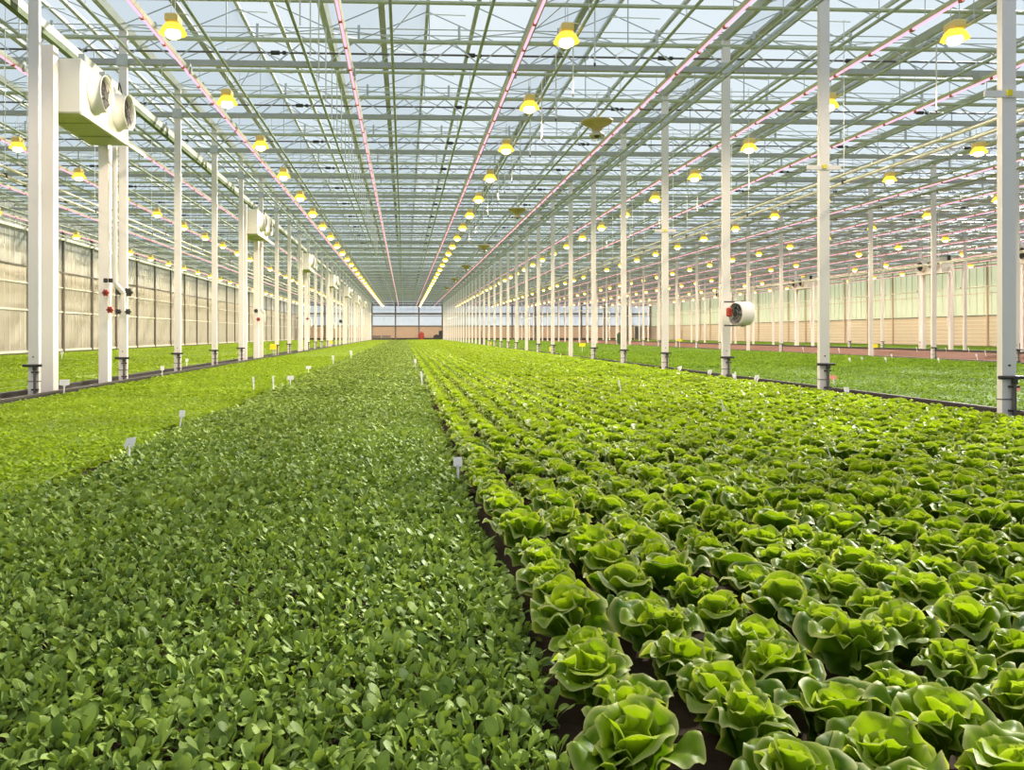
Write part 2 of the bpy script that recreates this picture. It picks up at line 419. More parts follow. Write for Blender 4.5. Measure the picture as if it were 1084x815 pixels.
# ================================================================== crops
def leaf_tpl(L, W, f0, f1, cup, twist=0.0, nu=6, nv=5, stalk=.3, wav=0.0, p=1.0, ph=0.0):
    us = 1 - (1 - np.linspace(0, 1, nu)) ** 1.45; vs = np.linspace(-1, 1, nv)
    ang = np.radians(f0 + (f1 - f0) * us ** p)
    dx = np.cos(ang); dz = np.sin(ang); st = L * np.diff(us)
    sx = np.concatenate([[0], np.cumsum((dx[:-1] + dx[1:]) / 2 * st)]); sz = np.concatenate([[0], np.cumsum((dz[:-1] + dz[1:]) / 2 * st)])
    b = np.clip((us - stalk) / (1 - stalk), 0, 1)
    w = W / 2 * np.maximum(np.where(b < .55, np.sin(PI / 2 * b / .55) ** .8, np.sqrt(np.clip(1 - ((b - .55) / .452) ** 2, 0, 1))), .09)
    V = np.zeros((nu, nv, 3))
    for j, v in enumerate(vs):
        y = w * v * (1 - .25 * cup * v * v); nrm = cup * w * v * v + wav * w * np.abs(v) ** 2 * np.sin(9 * us + ph + 2 * np.sign(v))
        nrm = nrm + twist * w * v
        V[:, j, 0] = sx - np.sin(ang) * nrm; V[:, j, 1] = y; V[:, j, 2] = sz + np.cos(ang) * nrm
    n = nu * nv
    vt = np.repeat(us * .25 - .1, nv)
    return V.reshape(-1, 3), grid_faces(nu, nv), vt, np.zeros(n)
def leaf_set(n, L, W, f0, f1, nu, nv, **kw):
    out = []
    for i in range(n):
        out.append(leaf_tpl(L * random.uniform(.8, 1.15), W * random.uniform(.8, 1.2), random.uniform(*f0), random.uniform(*f1), random.uniform(-.25, .55), random.uniform(-.5, .5), nu, nv,
                            wav=random.uniform(0, .3), ph=random.uniform(0, 6), p=random.uniform(.8, 1.6), **kw))
    return out
def crop(name, label, cat, mat, x0, x1, zones, edge0=None, edge1=None, jit=.5, tint0=.5, clump=1.0):
    """zones: (d0, d1, plants per m2, leaves per plant, size, templates, canopy height)"""
    Vs, Fs, Ts, Ms = [], [], [], []; off = 0
    for d0, d1, dens, nl, size, T, can in zones:
        sp = 1 / math.sqrt(dens)
        gx = np.arange(x0, x1, sp); gy = np.arange(d0, d1, sp)
        X, Y = np.meshgrid(gx, gy); X = X.ravel(); Y = Y.ravel()
        X = X + rng.uniform(-jit, jit, len(X)) * sp; Y = Y + rng.uniform(-jit, jit, len(Y)) * sp
        d = Y + YAW * X
        keep = (F_PX * (X + .9) / d > -VPX - 20) & (F_PX * (X - .9) / d < 1084 - VPX + 20) & (X > x0) & (X < x1)
        lo = x0 + (0 if edge0 is None else edge0(Y)); hi = x1 + (0 if edge1 is None else edge1(Y))
        keep &= (X > lo) & (X < hi)
        # patchy vigour
        vig = .5 + .25 * np.sin(X * 2.3 + np.sin(Y * 1.1) * 1.4) + .25 * np.sin(Y * 1.9 + np.sin(X * 1.7) * 1.6)
        fine = .5 + .5 * np.sin(X * 31 + 3 * np.sin(Y * 9)) * np.sin(Y * 27 + 2.5 * np.sin(X * 13))
        keep &= rng.random(len(X)) < .62 + .2 * vig + .35 * fine
        X, Y, vig = X[keep], Y[keep], vig[keep]
        n = len(X)
        if n == 0: continue
        px = np.repeat(X, nl); py = np.repeat(Y, nl); pv = np.repeat(vig, nl)
        r = rng.uniform(0, sp * .35, n * nl); a = (np.tile(np.arange(nl), n) * 2.39996 + np.repeat(rng.uniform(0, 6.28, n), nl) + rng.normal(0, .35, n * nl))
        P = np.stack([px + r * np.cos(a), py + r * np.sin(a), np.full(n * nl, SOIL) + rng.uniform(0, .012, n * nl)], -1)
        sc = size * (.72 + .42 * rng.random(n * nl)) * (.9 + .2 * pv) * np.repeat(rng.uniform(.85, 1.15, n), nl)
        ti = tint0 + rng.normal(0, .17, n * nl) + np.repeat(rng.normal(0, .10, n), nl) + (pv - .5) * .16
        V, Fq, Tt, Mm = scatter(T, P, a, sc, ti, rng.integers(0, len(T), n * nl))
        Vs.append(V); Fs.append(Fq + off); Ts.append(Tt); Ms.append(Mm); off += len(V)
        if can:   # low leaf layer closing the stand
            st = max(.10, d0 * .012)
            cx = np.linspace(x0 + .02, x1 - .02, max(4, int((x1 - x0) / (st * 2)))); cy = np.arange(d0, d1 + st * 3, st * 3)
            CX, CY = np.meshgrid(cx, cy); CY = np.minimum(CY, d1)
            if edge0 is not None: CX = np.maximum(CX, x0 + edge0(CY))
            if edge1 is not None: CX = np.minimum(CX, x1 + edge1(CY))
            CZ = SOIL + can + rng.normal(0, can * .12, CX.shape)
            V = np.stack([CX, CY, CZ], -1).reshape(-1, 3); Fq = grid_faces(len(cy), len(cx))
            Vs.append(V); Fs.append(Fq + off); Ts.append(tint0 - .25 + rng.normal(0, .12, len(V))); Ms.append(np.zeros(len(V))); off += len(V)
    me = np_mesh(name, np.concatenate(Vs), np.concatenate(Fs), mat, {'tint': np.concatenate(Ts)})
    o = bpy.data.objects.new(name, me); COL.objects.link(o)
    tag(o, label, cat, kind='stuff')
    return o
DEND = YB - 6.2
XS = 0.385          # spinach / lettuce boundary
XP = -2.2          # pale salad / spinach boundary
wob = lambda Y: .12 * np.sin(Y * 1.3) + .06 * np.sin(Y * 3.7)
T1 = leaf_set(20, .066, .0235, (55, 100), (-75, 65), 7, 5, stalk=.40)
T2 = leaf_set(12, .072, .030, (55, 96), (-70, 60), 5, 3, stalk=.40)
T3 = leaf_set(8, .085, .046, (55, 88), (-30, 30), 3, 3, stalk=.35)
T4 = leaf_set(6, .100, .065, (45, 80), (-20, 25), 2, 3, stalk=.2)
crop('spinach_crop', 'dense dark green spinach growing between pale salad and the lettuce rows', 'spinach', M_SPI, XP, XS,
     [(1.25, 4.2, 760, 6, 1.0, T1, 0), (4.2, 11, 520, 5, 1.0, T2, .02), (11, 34, 230, 5, 1.1, T3, .035), (34, DEND, 90, 4, 1.35, T3, .03)], edge0=wob, edge1=lambda Y: -.02 + .022 * np.sin(Y * 2.9) + .015 * np.sin(Y * 7.3))
P2 = leaf_set(8, .070, .030, (50, 85), (-35, 25), 4, 3, stalk=.35)
P3 = leaf_set(8, .070, .040, (45, 80), (-30, 25), 3, 3, stalk=.25)
P4 = leaf_set(6, .070, .060, (40, 70), (-20, 20), 2, 3, stalk=.1)
crop('pale_salad_crop', 'pale yellow green young salad between the left post row and the spinach', 'salad crop', M_PAL, -5.2, XP,
     [(4.0, 12, 620, 6, 1.0, P2, .04), (12, 34, 260, 5, 1.25, P3, .04), (34, DEND, 80, 4, 1.9, P4, .045)], edge1=wob)
crop('salad_crop_along_wall', 'bright green salad in the bed along the long left wall', 'salad crop', M_PAL, -17.25, -5.9,
     [(10, 34, 130, 5, 1.5, P3, .06), (34, DEND, 44, 4, 2.3, P4, .05)])
Q2 = leaf_set(8, .105, .034, (60, 90), (-20, 45), 4, 3, stalk=.35)
Q3 = leaf_set(8, .105, .045, (58, 88), (-20, 40), 3, 3, stalk=.25)
Q4 = leaf_set(6, .105, .070, (50, 80), (-10, 40), 2, 3, stalk=.1)
crop('leafy_crop', 'even mid green leafy crop in the bed right of the near post row', 'salad crop', M_MID, 6.93, 18.25,
     [(7.5, 22, 190, 5, 1.0, Q2, .06), (22, 42, 100, 5, 1.25, Q3, .06), (42, DEND, 40, 4, 1.7, Q4, .07)])
crop('thin_crop', 'thin strip of green crop in front of the right wall', 'salad crop', M_MID, 31.2, 42.3,
     [(40, DEND, 18, 4, 1.8, Q4, .06)])

# ------------------------------------------------------------------ lettuce
def lettuce(seed, nleaf, nr, nt, lo=0.0, hi=1.0, R=1.0, rim=1.0):
    """rosette of rounded wavy leaves; every leaf is a disc grid (nr rings x nt) bent along its own rib"""
    r = random.Random(seed); Vs, Fs, Ts, Ms = [], [], [], []; off = 0
    rho = np.concatenate([[.02], np.linspace(0, 1, nr + 1)[1:] ** .8]); th = np.arange(nt) * 2 * PI / nt
    RHO, TH = np.meshgrid(rho, th, indexing='ij'); n1 = len(rho)
    fc = np.array([(a * nt + b, a * nt + (b + 1) % nt, (a + 1) * nt + (b + 1) % nt, (a + 1) * nt + b) for a in range(n1 - 1) for b in range(nt)], np.int32)
    ug = np.linspace(0, 1, 40)
    base = r.uniform(0, 6.28)
    for i in range(nleaf):
        a = lo + (hi - lo) * (i / max(1, nleaf - 1))          # 0 heart .. 1 outer
        yaw = base + i * 2.39996 + r.uniform(-.5, .5)
        L = (.064 + .076 * a ** .8) * r.uniform(.80, 1.16) * R; W = (.062 + .078 * a ** .7) * r.uniform(.80, 1.2) * R
        f0 = 88 - 19 * a + r.uniform(-12, 10); f1 = 92 - 74 * a ** .8 + r.uniform(-34, 34)
        cup = .55 - .42 * a + r.uniform(-.18, .18)
        ang = np.radians(f0 + (f1 - f0) * ug ** 1.4); st = L / 39
        sx = np.concatenate([[0], np.cumsum((np.cos(ang[:-1]) + np.cos(ang[1:])) / 2 * st)]) + (.004 + .020 * a) * R
        sz = np.concatenate([[0], np.cumsum((np.sin(ang[:-1]) + np.sin(ang[1:])) / 2 * st)]) + (.050 * (1 - a) ** 1.2 + .006) * R
        U = np.clip(.52 + .48 * RHO * np.cos(TH), 0, 1)
        sq = .50 + .50 * np.clip(U / .55, 0, 1) ** .9
        Yp = RHO * np.sin(TH) * W / 2 * sq
        k = r.choice((3, 4, 4, 5, 6)); ph = r.uniform(0, 6.28); ph2 = r.uniform(0, 6.28); am = (.0060 + .0085 * a) * r.uniform(.7, 1.5) * R
        up = .35 + .65 * np.clip(U / .45, 0, 1)
        nn = cup * 2 * Yp ** 2 / W + up * (am * RHO ** 2.4 * np.sin(k * TH + ph + .9 * np.sin(2 * TH + ph2)) + am * .35 * RHO ** 4 * np.sin(2 * k * TH + ph2))
        lip = np.clip((RHO - .72) / .28, 0, 1) ** 2
        nn = nn - lip * up * .009 * R * (.4 + a) * (1 + .6 * np.sin(2 * TH + ph))
        nn = nn - .003 * R * (1 - U) * np.exp(-(Yp / (.010 * R)) ** 2) + r.uniform(-.18, .18) * Yp
        A = np.interp(U, ug, ang); PX = np.interp(U, ug, sx) - np.sin(A) * nn; PZ = np.interp(U, ug, sz) + np.cos(A) * nn
        PZ = np.where(PZ < .012, .012 - (.012 - PZ) * .15, PZ)
        c, s = math.cos(yaw), math.sin(yaw)
        Vs.append(np.stack([PX * c - Yp * s, PX * s + Yp * c, PZ], -1).reshape(-1, 3)); Fs.append(fc + off); off += n1 * nt
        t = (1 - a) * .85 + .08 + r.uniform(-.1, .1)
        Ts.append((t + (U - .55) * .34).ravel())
        Ms.append((np.clip((RHO - .80) / .20, 0, 1) ** 2 * np.clip(U / .4, 0, 1) * r.uniform(.5, 1.0) * (.45 + .5 * a) * rim).ravel())  # pale cream leaf margins, brightened so the colour also carries rim light
    return np.concatenate(Vs), np.concatenate(Fs), np.concatenate(Ts), np.concatenate(Ms)
LROWS = 25; LSP = .236; LDY = .205
heads = []
for i in range(LROWS):
    x = XS + .12 + LSP * i
    j = 0
    y = 1.05 + (.5 * LDY if i % 2 else 0)
    while y < DEND:
        heads.append((x + random.uniform(-.022, .022), y + random.uniform(-.03, .03), i)); y += LDY
heads = [h for h in heads if F_PX * (h[0] - 1.0) / (h[1] + YAW * h[0]) < 1084 - VPX + 20]
heads.sort(key=lambda h: h[1] + YAW * h[0])
NV = 8
full = [lettuce(100 + k, 17, 7, 24) for k in range(NV)]
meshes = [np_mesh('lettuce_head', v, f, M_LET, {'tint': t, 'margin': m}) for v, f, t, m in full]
parts = []
for k in range(NV):
    a = lettuce(100 + k, 10, 8, 36, .42, 1.0); b = lettuce(300 + k, 7, 7, 24, 0, .38)
    parts.append((np_mesh('outer_leaves', *a[:2], M_LET, {'tint': a[2], 'margin': a[3]}), np_mesh('heart', *b[:2], M_LET, {'tint': b[2], 'margin': b[3]})))
single, rest = [], []
for h in heads:
    d = h[1] + YAW * h[0]
    v = VPY + F_PX * (.955 - .08) / d; u = VPX + F_PX * h[0] / d
    if len(single) < 300 and -10 < u < 1092 and v < 822: single.append(h)
    else: rest.append(h)
cnt = {}
for q, (x, y, i) in enumerate(single):
    cnt[i] = cnt.get(i, 0) + 1
    k = random.randrange(NV); rz = random.uniform(0, 6.28); s = random.uniform(.98, 1.22)
    lab = f"green butterhead lettuce, {ordn(cnt[i])} visible head in the {ordn(i + 1)} row from the spinach"
    if q < 110:
        o = empty('lettuce', (x, y, SOIL), rz)
        for nm, me in zip(('outer_leaves', 'heart'), parts[k]):
            c = bpy.data.objects.new(nm, me); COL.objects.link(c); c.parent = o
            if nm == 'heart' : c['label'] = 'yellow green inner leaves'
    else:
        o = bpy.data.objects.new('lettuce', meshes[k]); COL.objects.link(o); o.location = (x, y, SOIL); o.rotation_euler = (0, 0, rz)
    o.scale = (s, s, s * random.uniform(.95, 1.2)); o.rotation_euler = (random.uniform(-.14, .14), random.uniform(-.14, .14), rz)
    tag(o, lab, 'lettuce', 'lettuce heads in the nearest rows')
RH = np.array(rest); RD = RH[:, 1] + YAW * RH[:, 0]
lod1 = [lettuce(500 + k, 13, 3, 12, rim=.6) for k in range(6)]; lod2 = [lettuce(600 + k, 9, 2, 8, rim=.3) for k in range(5)]; lod3 = [lettuce(700 + k, 6, 1, 6, rim=.15) for k in range(4)]
Vs, Fs, Ts, Ms = [], [], [], []; off = 0
for T, sel in ((full, RD < 4), (lod1, (RD >= 4) & (RD < 16)), (lod2, (RD >= 16) & (RD < 50)), (lod3, RD >= 50)):
    A = RH[sel]; n = len(A)
    if not n: continue
    P = np.stack([A[:, 0], A[:, 1], np.full(n, SOIL)], -1)
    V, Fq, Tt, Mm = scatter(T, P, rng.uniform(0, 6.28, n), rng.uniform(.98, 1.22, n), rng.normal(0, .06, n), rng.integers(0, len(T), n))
    Vs.append(V); Fs.append(Fq + off); Ts.append(Tt); Ms.append(Mm); off += len(V)
me = np_mesh('distant_lettuce_rows', np.concatenate(Vs), np.concatenate(Fs), M_LET, {'tint': np.concatenate(Ts), 'margin': np.concatenate(Ms)})
o = bpy.data.objects.new('distant_lettuce_rows', me); COL.objects.link(o)
tag(o, 'long rows of bright green lettuce running back towards the end wall', 'lettuce', 'lettuce rows beyond the nearest heads', 'stuff')

# ================================================================== posts
def make_post(valve):
    t = empty('support_post')
    MB().box((-.078, -.04, 0), (.078, .04, GUT - .05)).build('shaft', M_POST, t)
    MB().tube((0, -.052, SOIL + .62), (0, -.038, SOIL + .62), .011, 8).build('bolt', M_DARK, t)
    MB().cbox((0, 0, CH_B + .02), (.22, .16, .22)).build('truss_bracket', M_STEEL, t)
    if valve:
        zb = SOIL + .49
        MB().tube((-.14, -.075, zb), (.14, -.075, zb), .021, 10).build('crossbar', M_DARK, t)
        r = MB().tube((.035, -.07, SOIL - .25), (.035, -.07, zb - .06), .021, 10)
        r.build('riser_pipe', M_GRAPH, t)
        MB().tube((.035, -.075, zb - .07), (.035, -.075, zb), .03, 10).build('tee_fitting', M_DARK, t)
        for z in (zb - .10, zb - .36):
            MB().cbox((.035, -.06, z), (.10, .05, .022)).build('pipe_clip', M_DARK, t)
        MB().box((-.083, -.045, zb - .245), (.083, .045, zb - .232)).build('strap', M_GRAPH, t)
    return t
pv = make_post(True); pn = make_post(False)
rown = ['the row left of the pale salad', "the row along the lettuce bed's right edge", 'the row beyond the mid green bed', 'the row before the right wall bed']
used = {True: False, False: False}
for ri, x in enumerate(XROW):
    c = 0
    for k in range(0, 34):
        y = post_y(k)
        if not in_frame(x, y, EYE, 12): continue
        c += 1
        val = k < 15 and not (k in (6, 9)) 
        src = pv if val else pn
        if used[val]: o = dup(src, (x, y, 0))
        else: o = src; o.location = (x, y, 0); used[val] = True
        tag(o, f"white steel post, {nth(c)} {'to the camera ' if c == 1 else ''}in {rown[ri]}", 'post', f'posts of {rown[ri]}')

# longitudinal beams beside the post rows, boom rails, heating pipes
BH = MB().tube((0, 0, RZ(2.62)), (0, 0, CH_B), .006, 4).mesh('hanger', M_WIRE); BC = MB().cbox((0, 0, RZ(2.615)), (.06, .05, .07)).mesh('clip', M_DARK)
for ri, x in enumerate(XROW):
    s = -.25 if ri == 0 else -.42
    b = MB(); xb = x + s; q = .05 if ri == 0 else .022
    b.box((xb - q, YA, RZ(4.90)), (xb + q, YB - .2, RZ(4.95))); b.box((xb + q - .02, YA, RZ(4.95)), (xb + q, YB - .2, RZ(5.04 if ri == 0 else 4.97)))
    tag(b.build('screen_beam', M_RAIL if ri == 0 else M_GUT), f"long pale steel beam under the trusses beside {rown[ri]}", 'beam')
    if ri == 0: MB().box((xb - .055, YA, RZ(4.81)), (xb + .045, YB - .2, RZ(4.90))).build('dark_strip', M_STRIP, bpy.data.objects['screen_beam'])  # dark olive strip along the underside of the left beam
    for e, dx in enumerate((.60, .98) if ri else (-.65, -1.0)):
        t = empty('boom_rail', (x + dx, 0, 0)); tag(t, f"thin pale {'inner' if e == 0 else 'outer'} hanging pipe {'right' if ri else 'left'} of {rown[ri]}", 'pipe')
        MB().tube((0, 6, RZ(2.6)), (0, YB - .3, RZ(2.6)), .022, 8).build('pipe', M_RAIL, t)
        for k in range(1, 16):
            for nm, me in (('hanger', BH), ('clip', BC)):
                o = bpy.data.objects.new(nm, me); COL.objects.link(o); o.parent = t; o.location = (0, post_y(k) + 1.2, 0)
for ri, k, lab in ((1, 0, 'pale cross plate on the nearest post right of the lettuce'), (1, 1, 'pale cross plate on the second post right of the lettuce'), (1, 3, 'pale cross plate on the fourth post right of the lettuce')):
    t = empty('cross_plate', (XROW[ri] - .02, post_y(k) - .05, RZ(2.6))); tag(t, lab, 'bracket', 'cross plates on the posts')
    MB().bbox((0, 0, 0), (.54, .03, .07), .008).build('plate', M_POST, t)
    MB().cbox((0, -.02, .01), (.06, .03, .06)).build('clamp', M_YEL, t)

HANG = MB().tube((0, 0, .02), (0, 0, 5.39 - 4.93), .007, 4).mesh('hanger', M_STEEL)
xs = [-1.74 + 1.53 * n for n in range(-10, 29)]
for n, x in enumerate([x for x in xs if XL + .3 < x < XR - .3]):
    t = empty('heating_pipe', (x, 0, RZ(4.93))); tag(t, f"olive overhead pipe, {ordn(n + 1)} of the long pipes counted from the left wall", 'pipe', 'overhead pipes under the trusses')
    MB().tube((0, YA, 0), (0, YB - .2, 0), .027, 10).build('pipe', M_PIPE, t, smooth=True)
    if -10 < x < 20:
        for k in range(1, 9):
            o = bpy.data.objects.new('hanger', HANG); COL.objects.link(o); o.parent = t; o.location = (0, post_y(k), 0)

# ================================================================== pink LED lines
xs = [x for x in (-1.0 + 3.06 * n for n in range(-6, 16)) if XL + .4 < x < XR - .4]
for n, x in enumerate(xs):
    t = empty('led_line', (x, 0, RZ(4.93))); tag(t, f"pink LED grow light line, {ordn(n + 1)} counted from the left wall", 'grow light', 'pink light lines under the trusses')
    y0 = 9.0
    h = MB().add([(a, y, b) for y in (y0, YB - .3) for a, b in ((-.028, -.005), (.028, -.005), (.055, .055), (-.055, .055))],
                 [(0, 1, 5, 4), (1, 2, 6, 5), (2, 3, 7, 6), (3, 0, 4, 7), (0, 3, 2, 1), (4, 5, 6, 7)])
    h.build('housing', M_RAIL, t)
    MB().tube((0, y0, -.018), (0, YB - .3, -.018), .020, 8).build('light_tube', M_LED, t)
    near = -5 < x < 9
    cpm = MB().cbox((0, 0, -.018), (.056, .07, .055)).mesh('coupler', M_COUP)
    y = y0 + .4; far = MB(); q = 0
    while y < 100:
        if near and y < 48:
            c = bpy.data.objects.new('coupler', cpm); COL.objects.link(c); c.parent = t; c.location = (0, y, 0)
        else: far.cbox((0, y, -.018), (.056, .07, .055))
        y += 1.173
    o = far.build('coupler', M_COUP, t); o['kind'] = 'stuff'
    if -10 < x < 20:
        for k in range(1, 9):
            o = bpy.data.objects.new('hanger', HANG); COL.objects.link(o); o.parent = t; o.location = (0, post_y(k), 0)
    b = MB().cbox((-.02, post_y(2) - .9, .10), (.13, .20, .13)); b.cbox((.05, post_y(2) - .9, .02), (.05, .06, .12))
    b.build('driver_box', M_CHORD, t)

# ================================================================== sodium lamps
def make_lamp():
    t = empty('grow_lamp')
    MB().bbox((0, 0, .16), (.20, .30, .13), .02).build('ballast', M_REFL, t)
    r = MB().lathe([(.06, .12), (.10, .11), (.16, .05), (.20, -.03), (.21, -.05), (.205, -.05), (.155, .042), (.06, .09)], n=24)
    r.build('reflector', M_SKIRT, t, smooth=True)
    b = MB().lathe([(.001, -.135), (.06, -.128), (.11, -.10), (.125, -.06), (.11, -.02), (.06, .05), (.03, .09)], n=16)
    b.build('bulb', M_BULB, t, smooth=True)
    hk = MB().path([(0, 0, .22), (.12, 0, .27), (.24, 0, .24)], .009, 5); hk.tube((0, -.1, .22), (0, -.1, .62), .006, 4); hk.tube((0, .1, .22), (0, .1, .62), .006, 4)
    hk.build('hook', M_STEEL, t)
    return t
LDAT = bpy.data.lights.new('sodium_light', 'SPOT'); LDAT.energy = 300; LDAT.color = (1.0, 0.84, 0.62); LDAT.spot_size = math.radians(172); LDAT.spot_blend = .35; LDAT.shadow_soft_size = .09
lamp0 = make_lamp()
lx = [-15.9, -9.75, -3.6, 2.6, 8.75, 14.85, 20.9, 27.0, 33.1, 39.2]
lrow = ['beside the left wall', 'left of the left posts', 'over the pale salad', 'over the lettuce', 'over the mid green bed, near half', 'over the mid green bed, far half',
        'over the bare bed, near half', 'over the bare bed, far half', 'right of the bare bed', 'beside the right wall']
spots = []
for ri, x in enumerate(lx):
    c = 0
    for k in range(0, 34):
        y = 12.9 + PITCH * k + (.25 if ri % 2 else 0) - YAW * x * .5
        if y > YB - 1.5: continue
        vis = in_frame(x, y, RZ(4.74), 14)
        if vis: c += 1
        spots.append((y + YAW * x, ri, x, y, c, vis))
    for y in (9.0,):
        spots.append((y, ri, x, y, 0, False))
lit = 0; far = []; first = True
for d, ri, x, y, c, vis in sorted(spots):
    L = bpy.data.objects.new('sodium_light', LDAT); COL.objects.link(L)
    if not vis:
        if x < -10 or x > 15 or y < 4: bpy.data.objects.remove(L); continue
    if vis and lit >= 290:
        far.append((x, y)); L.location = (x, y, RZ(4.74) - .14); continue
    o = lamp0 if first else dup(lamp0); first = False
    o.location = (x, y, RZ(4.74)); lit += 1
    L.parent = o; L.location = (0, 0, -.14)
    if not vis: lab = f"glowing sodium lamp above the view, {y:.0f} metres ahead {lrow[ri]}"
    else: lab = f"glowing sodium lamp, {nth(c)} in view in the row {lrow[ri]}"
    tag(o, lab, 'lamp', f'lamps {lrow[ri]}')
if far:
    bm_, rm_ = MB(), MB()
    for x, y in far:
        bm_.lathe([(.001, -.13), (.11, -.10), (.125, -.05), (.04, .06)], (x, y, RZ(4.74)), n=6); rm_.lathe([(.05, .22), (.1, .2), (.1, .1), (.21, -.05)], (x, y, RZ(4.74)), n=6)
    o = rm_.build('distant_lamp_row', M_REFL); tag(o, 'tiny sodium lamps at the far end of the rows', 'lamp', None, 'stuff'); bm_.build('bulb', M_BULB, o)

# ================================================================== air units on posts
def make_unit():
    """stands along +y from its first duct; fans blow to +x; origin on the floor at the post line"""
    t = empty('air_unit')
    zt, zb = RZ(4.36), RZ(3.50); x0, x1, y0, y1 = -.22, .45, .05, 2.30
    MB().bbox(((x0 + x1) / 2, (y0 + y1) / 2, (zt + zb) / 2), (x1 - x0, y1 - y0, zt - zb), .015).build('casing', M_CASE, t)
    u = MB().box((x0 + .03, y0 + .04, zb - .012), (x1 - .03, y1 - .04, zb + .002)); u.box((x0 + .05, y0 + .6, zb - .03), (x1 - .05, y0 + .66, zb - .01)); u.box((x0 + .05, y0 + 1.5, zb - .03), (x1 - .05, y0 + 1.56, zb - .01))
    u.build('bottom_panel', M_UNDER, t)
    MB().box((x1 - .01, y0 - .02, zb - .03), (x1 + .03, y1 + .9, zb + .03)).build('lower_rail', M_POST, t)
    for yc in (.62, 1.72):
        ring = MB().lathe([(.335, 0), (.335, .03), (.30, .07), (.285, .20), (.305, .215), (.31, .205), (.285, .19), (.28, .11)], (x1, yc, (zt + zb) / 2 + .02), 'x', 28).build('fan_ring', M_CASE, t, smooth=True)
        fb = MB(); cz = (zt + zb) / 2 + .02
        for i in range(6):
            a = i * PI / 3; ca, sa = math.cos(a), math.sin(a); cb, sb = math.cos(a + .62), math.sin(a + .62)
            fb.add([(x1 + .15, yc + .06 * ca, cz + .06 * sa), (x1 + .13, yc + .255 * ca, cz + .255 * sa), (x1 + .17, yc + .25 * cb, cz + .25 * sb), (x1 + .175, yc + .06 * cb, cz + .06 * sb)], [(0, 1, 2, 3)])
        fb.build('fan_blade', M_DARK, ring)
        MB().lathe([(.001, .195), (.07, .19), (.085, .16), (.085, .10)], (x1, yc, cz), 'x', 14).build('hub', M_DARK, ring)
        bk = MB().lathe([(.001, .115), (.275, .115)], (x1, yc, cz), 'x', 24); bk.build('dark_backing', M_DARK, ring)
        gr = MB()
        for rr in (.13, .21):
            for i in range(20):
                a, b = 2 * PI * i / 20, 2 * PI * (i + 1) / 20
                gr.tube((x1 + .20, yc + rr * math.cos(a), cz + rr * math.sin(a)), (x1 + .20, yc + rr * math.cos(b), cz + rr * math.sin(b)), .0035, 3, cap=False)
        for i in range(6):
            a = i * PI / 3; gr.tube((x1 + .20, yc, cz), (x1 + .20, yc + .28 * math.cos(a), cz + .28 * math.sin(a)), .004, 3)
        gr.build('grille', M_GRAPH, ring)
    MB().box((-.10, -.14, .2), (.10, .05, RZ(4.50))).build('duct', M_POST, t)
    MB().box((-.10, 2.30, .2), (.07, 2.50, zb + .3)).build('duct', M_POST, t)
    p = MB().path([(.16, 2.42, zb), (.16, 2.42, RZ(.95)), (.27, 2.55, RZ(.78)), (.27, 2.55, RZ(.45))], .045, 10)
    p.build('condensate_pipe', M_POST, t)
    b = MB().cbox((x1 - .06, 1.15, zt + .05), (.10, .05, .16)); b.cbox((x1 - .06, .25, zt + .05), (.10, .05, .16)); b.build('hanging_bracket', M_STEEL, t)
    j = MB().path([(x1 - .1, 2.0, zt), (x1 - .12, 2.15, zt + .25), (x1 - .2, 2.4, zt + .3), (x1 - .2, 2.6, zt + .1)], .012, 6); j.cbox((x1 - .2, 2.62, zt - .08), (.14, .10, .30)); j.build('motor_cable', M_DARK, t)
    return t
unit = make_unit()
u0 = 13.15
names = ['nearest', 'second', 'third', 'fourth', 'fifth', 'sixth', 'seventh']
for i in range(7):
    loc = (XROW[0], u0 + i * PITCH * 4, 0)
    o = unit if i == 0 else dup(unit, loc)
    o.location = loc
    tag(o, f"cream air unit with two round fans, {names[i]} along the left post row", 'air unit', 'air units along the left posts')
for i, (yy, lab) in enumerate(((39.5, 'cream twin fan air unit half hidden behind the nearest post on the right'), (47.4, 'cream twin fan air unit in front of the right wall above the bare bed'), (63.05, 'small distant cream air unit beside the far right posts'), (78.7, 'tiny farthest cream air unit along the right wall bed posts'))):
    o = dup(unit, (XROW[3] - .03, yy, 0), PI); tag(o, lab, 'air unit', 'air units along the far right posts')

# sockets and valve wheels on the ducts
def make_valve(matr):
    t = empty('valve_wheel')
    r = MB(); n = 24
    pr = [(.062 + .010 * math.cos(6 * 2 * PI * i / n)) for i in range(n)]
    vs = []
    for yy, k in ((-.05, .9), (-.035, 1), (-.02, 1), (-.005, .9)):
        vs += [(pr[i] * k * math.cos(2 * PI * i / n), yy, pr[i] * k * math.sin(2 * PI * i / n)) for i in range(n)]
    fs = [tuple(range(n)), tuple(reversed(range(3 * n, 4 * n)))] + [(q * n + i, q * n + n + i, q * n + n + (i + 1) % n, q * n + (i + 1) % n) for q in range(3) for i in range(n)]
    r.add(vs, fs); r.build('handwheel', matr, t)
    MB().tube((0, -.07, 0), (0, -.05, 0), .025, 10).build('hub', M_DARK, t)
    MB().tube((0, -.005, 0), (0, .06, 0), .03, 10).build('stem', M_DARK, t)
    return t
vr, vk = make_valve(M_RED), make_valve(M_DARK)
vdone = {}
def put_valve(px, py, d, red, s, lab):
    x = (px - VPX) * d / F_PX; z = EYE + (VPY - py) * d / F_PX
    src = vr if red else vk
    o = src if red not in vdone else dup(src); vdone[red] = 1
    o.location = (x, d - YAW * x, z); o.scale = (s, s, s); tag(o, lab, 'valve', 'valves on the left posts')
D1 = 15.10
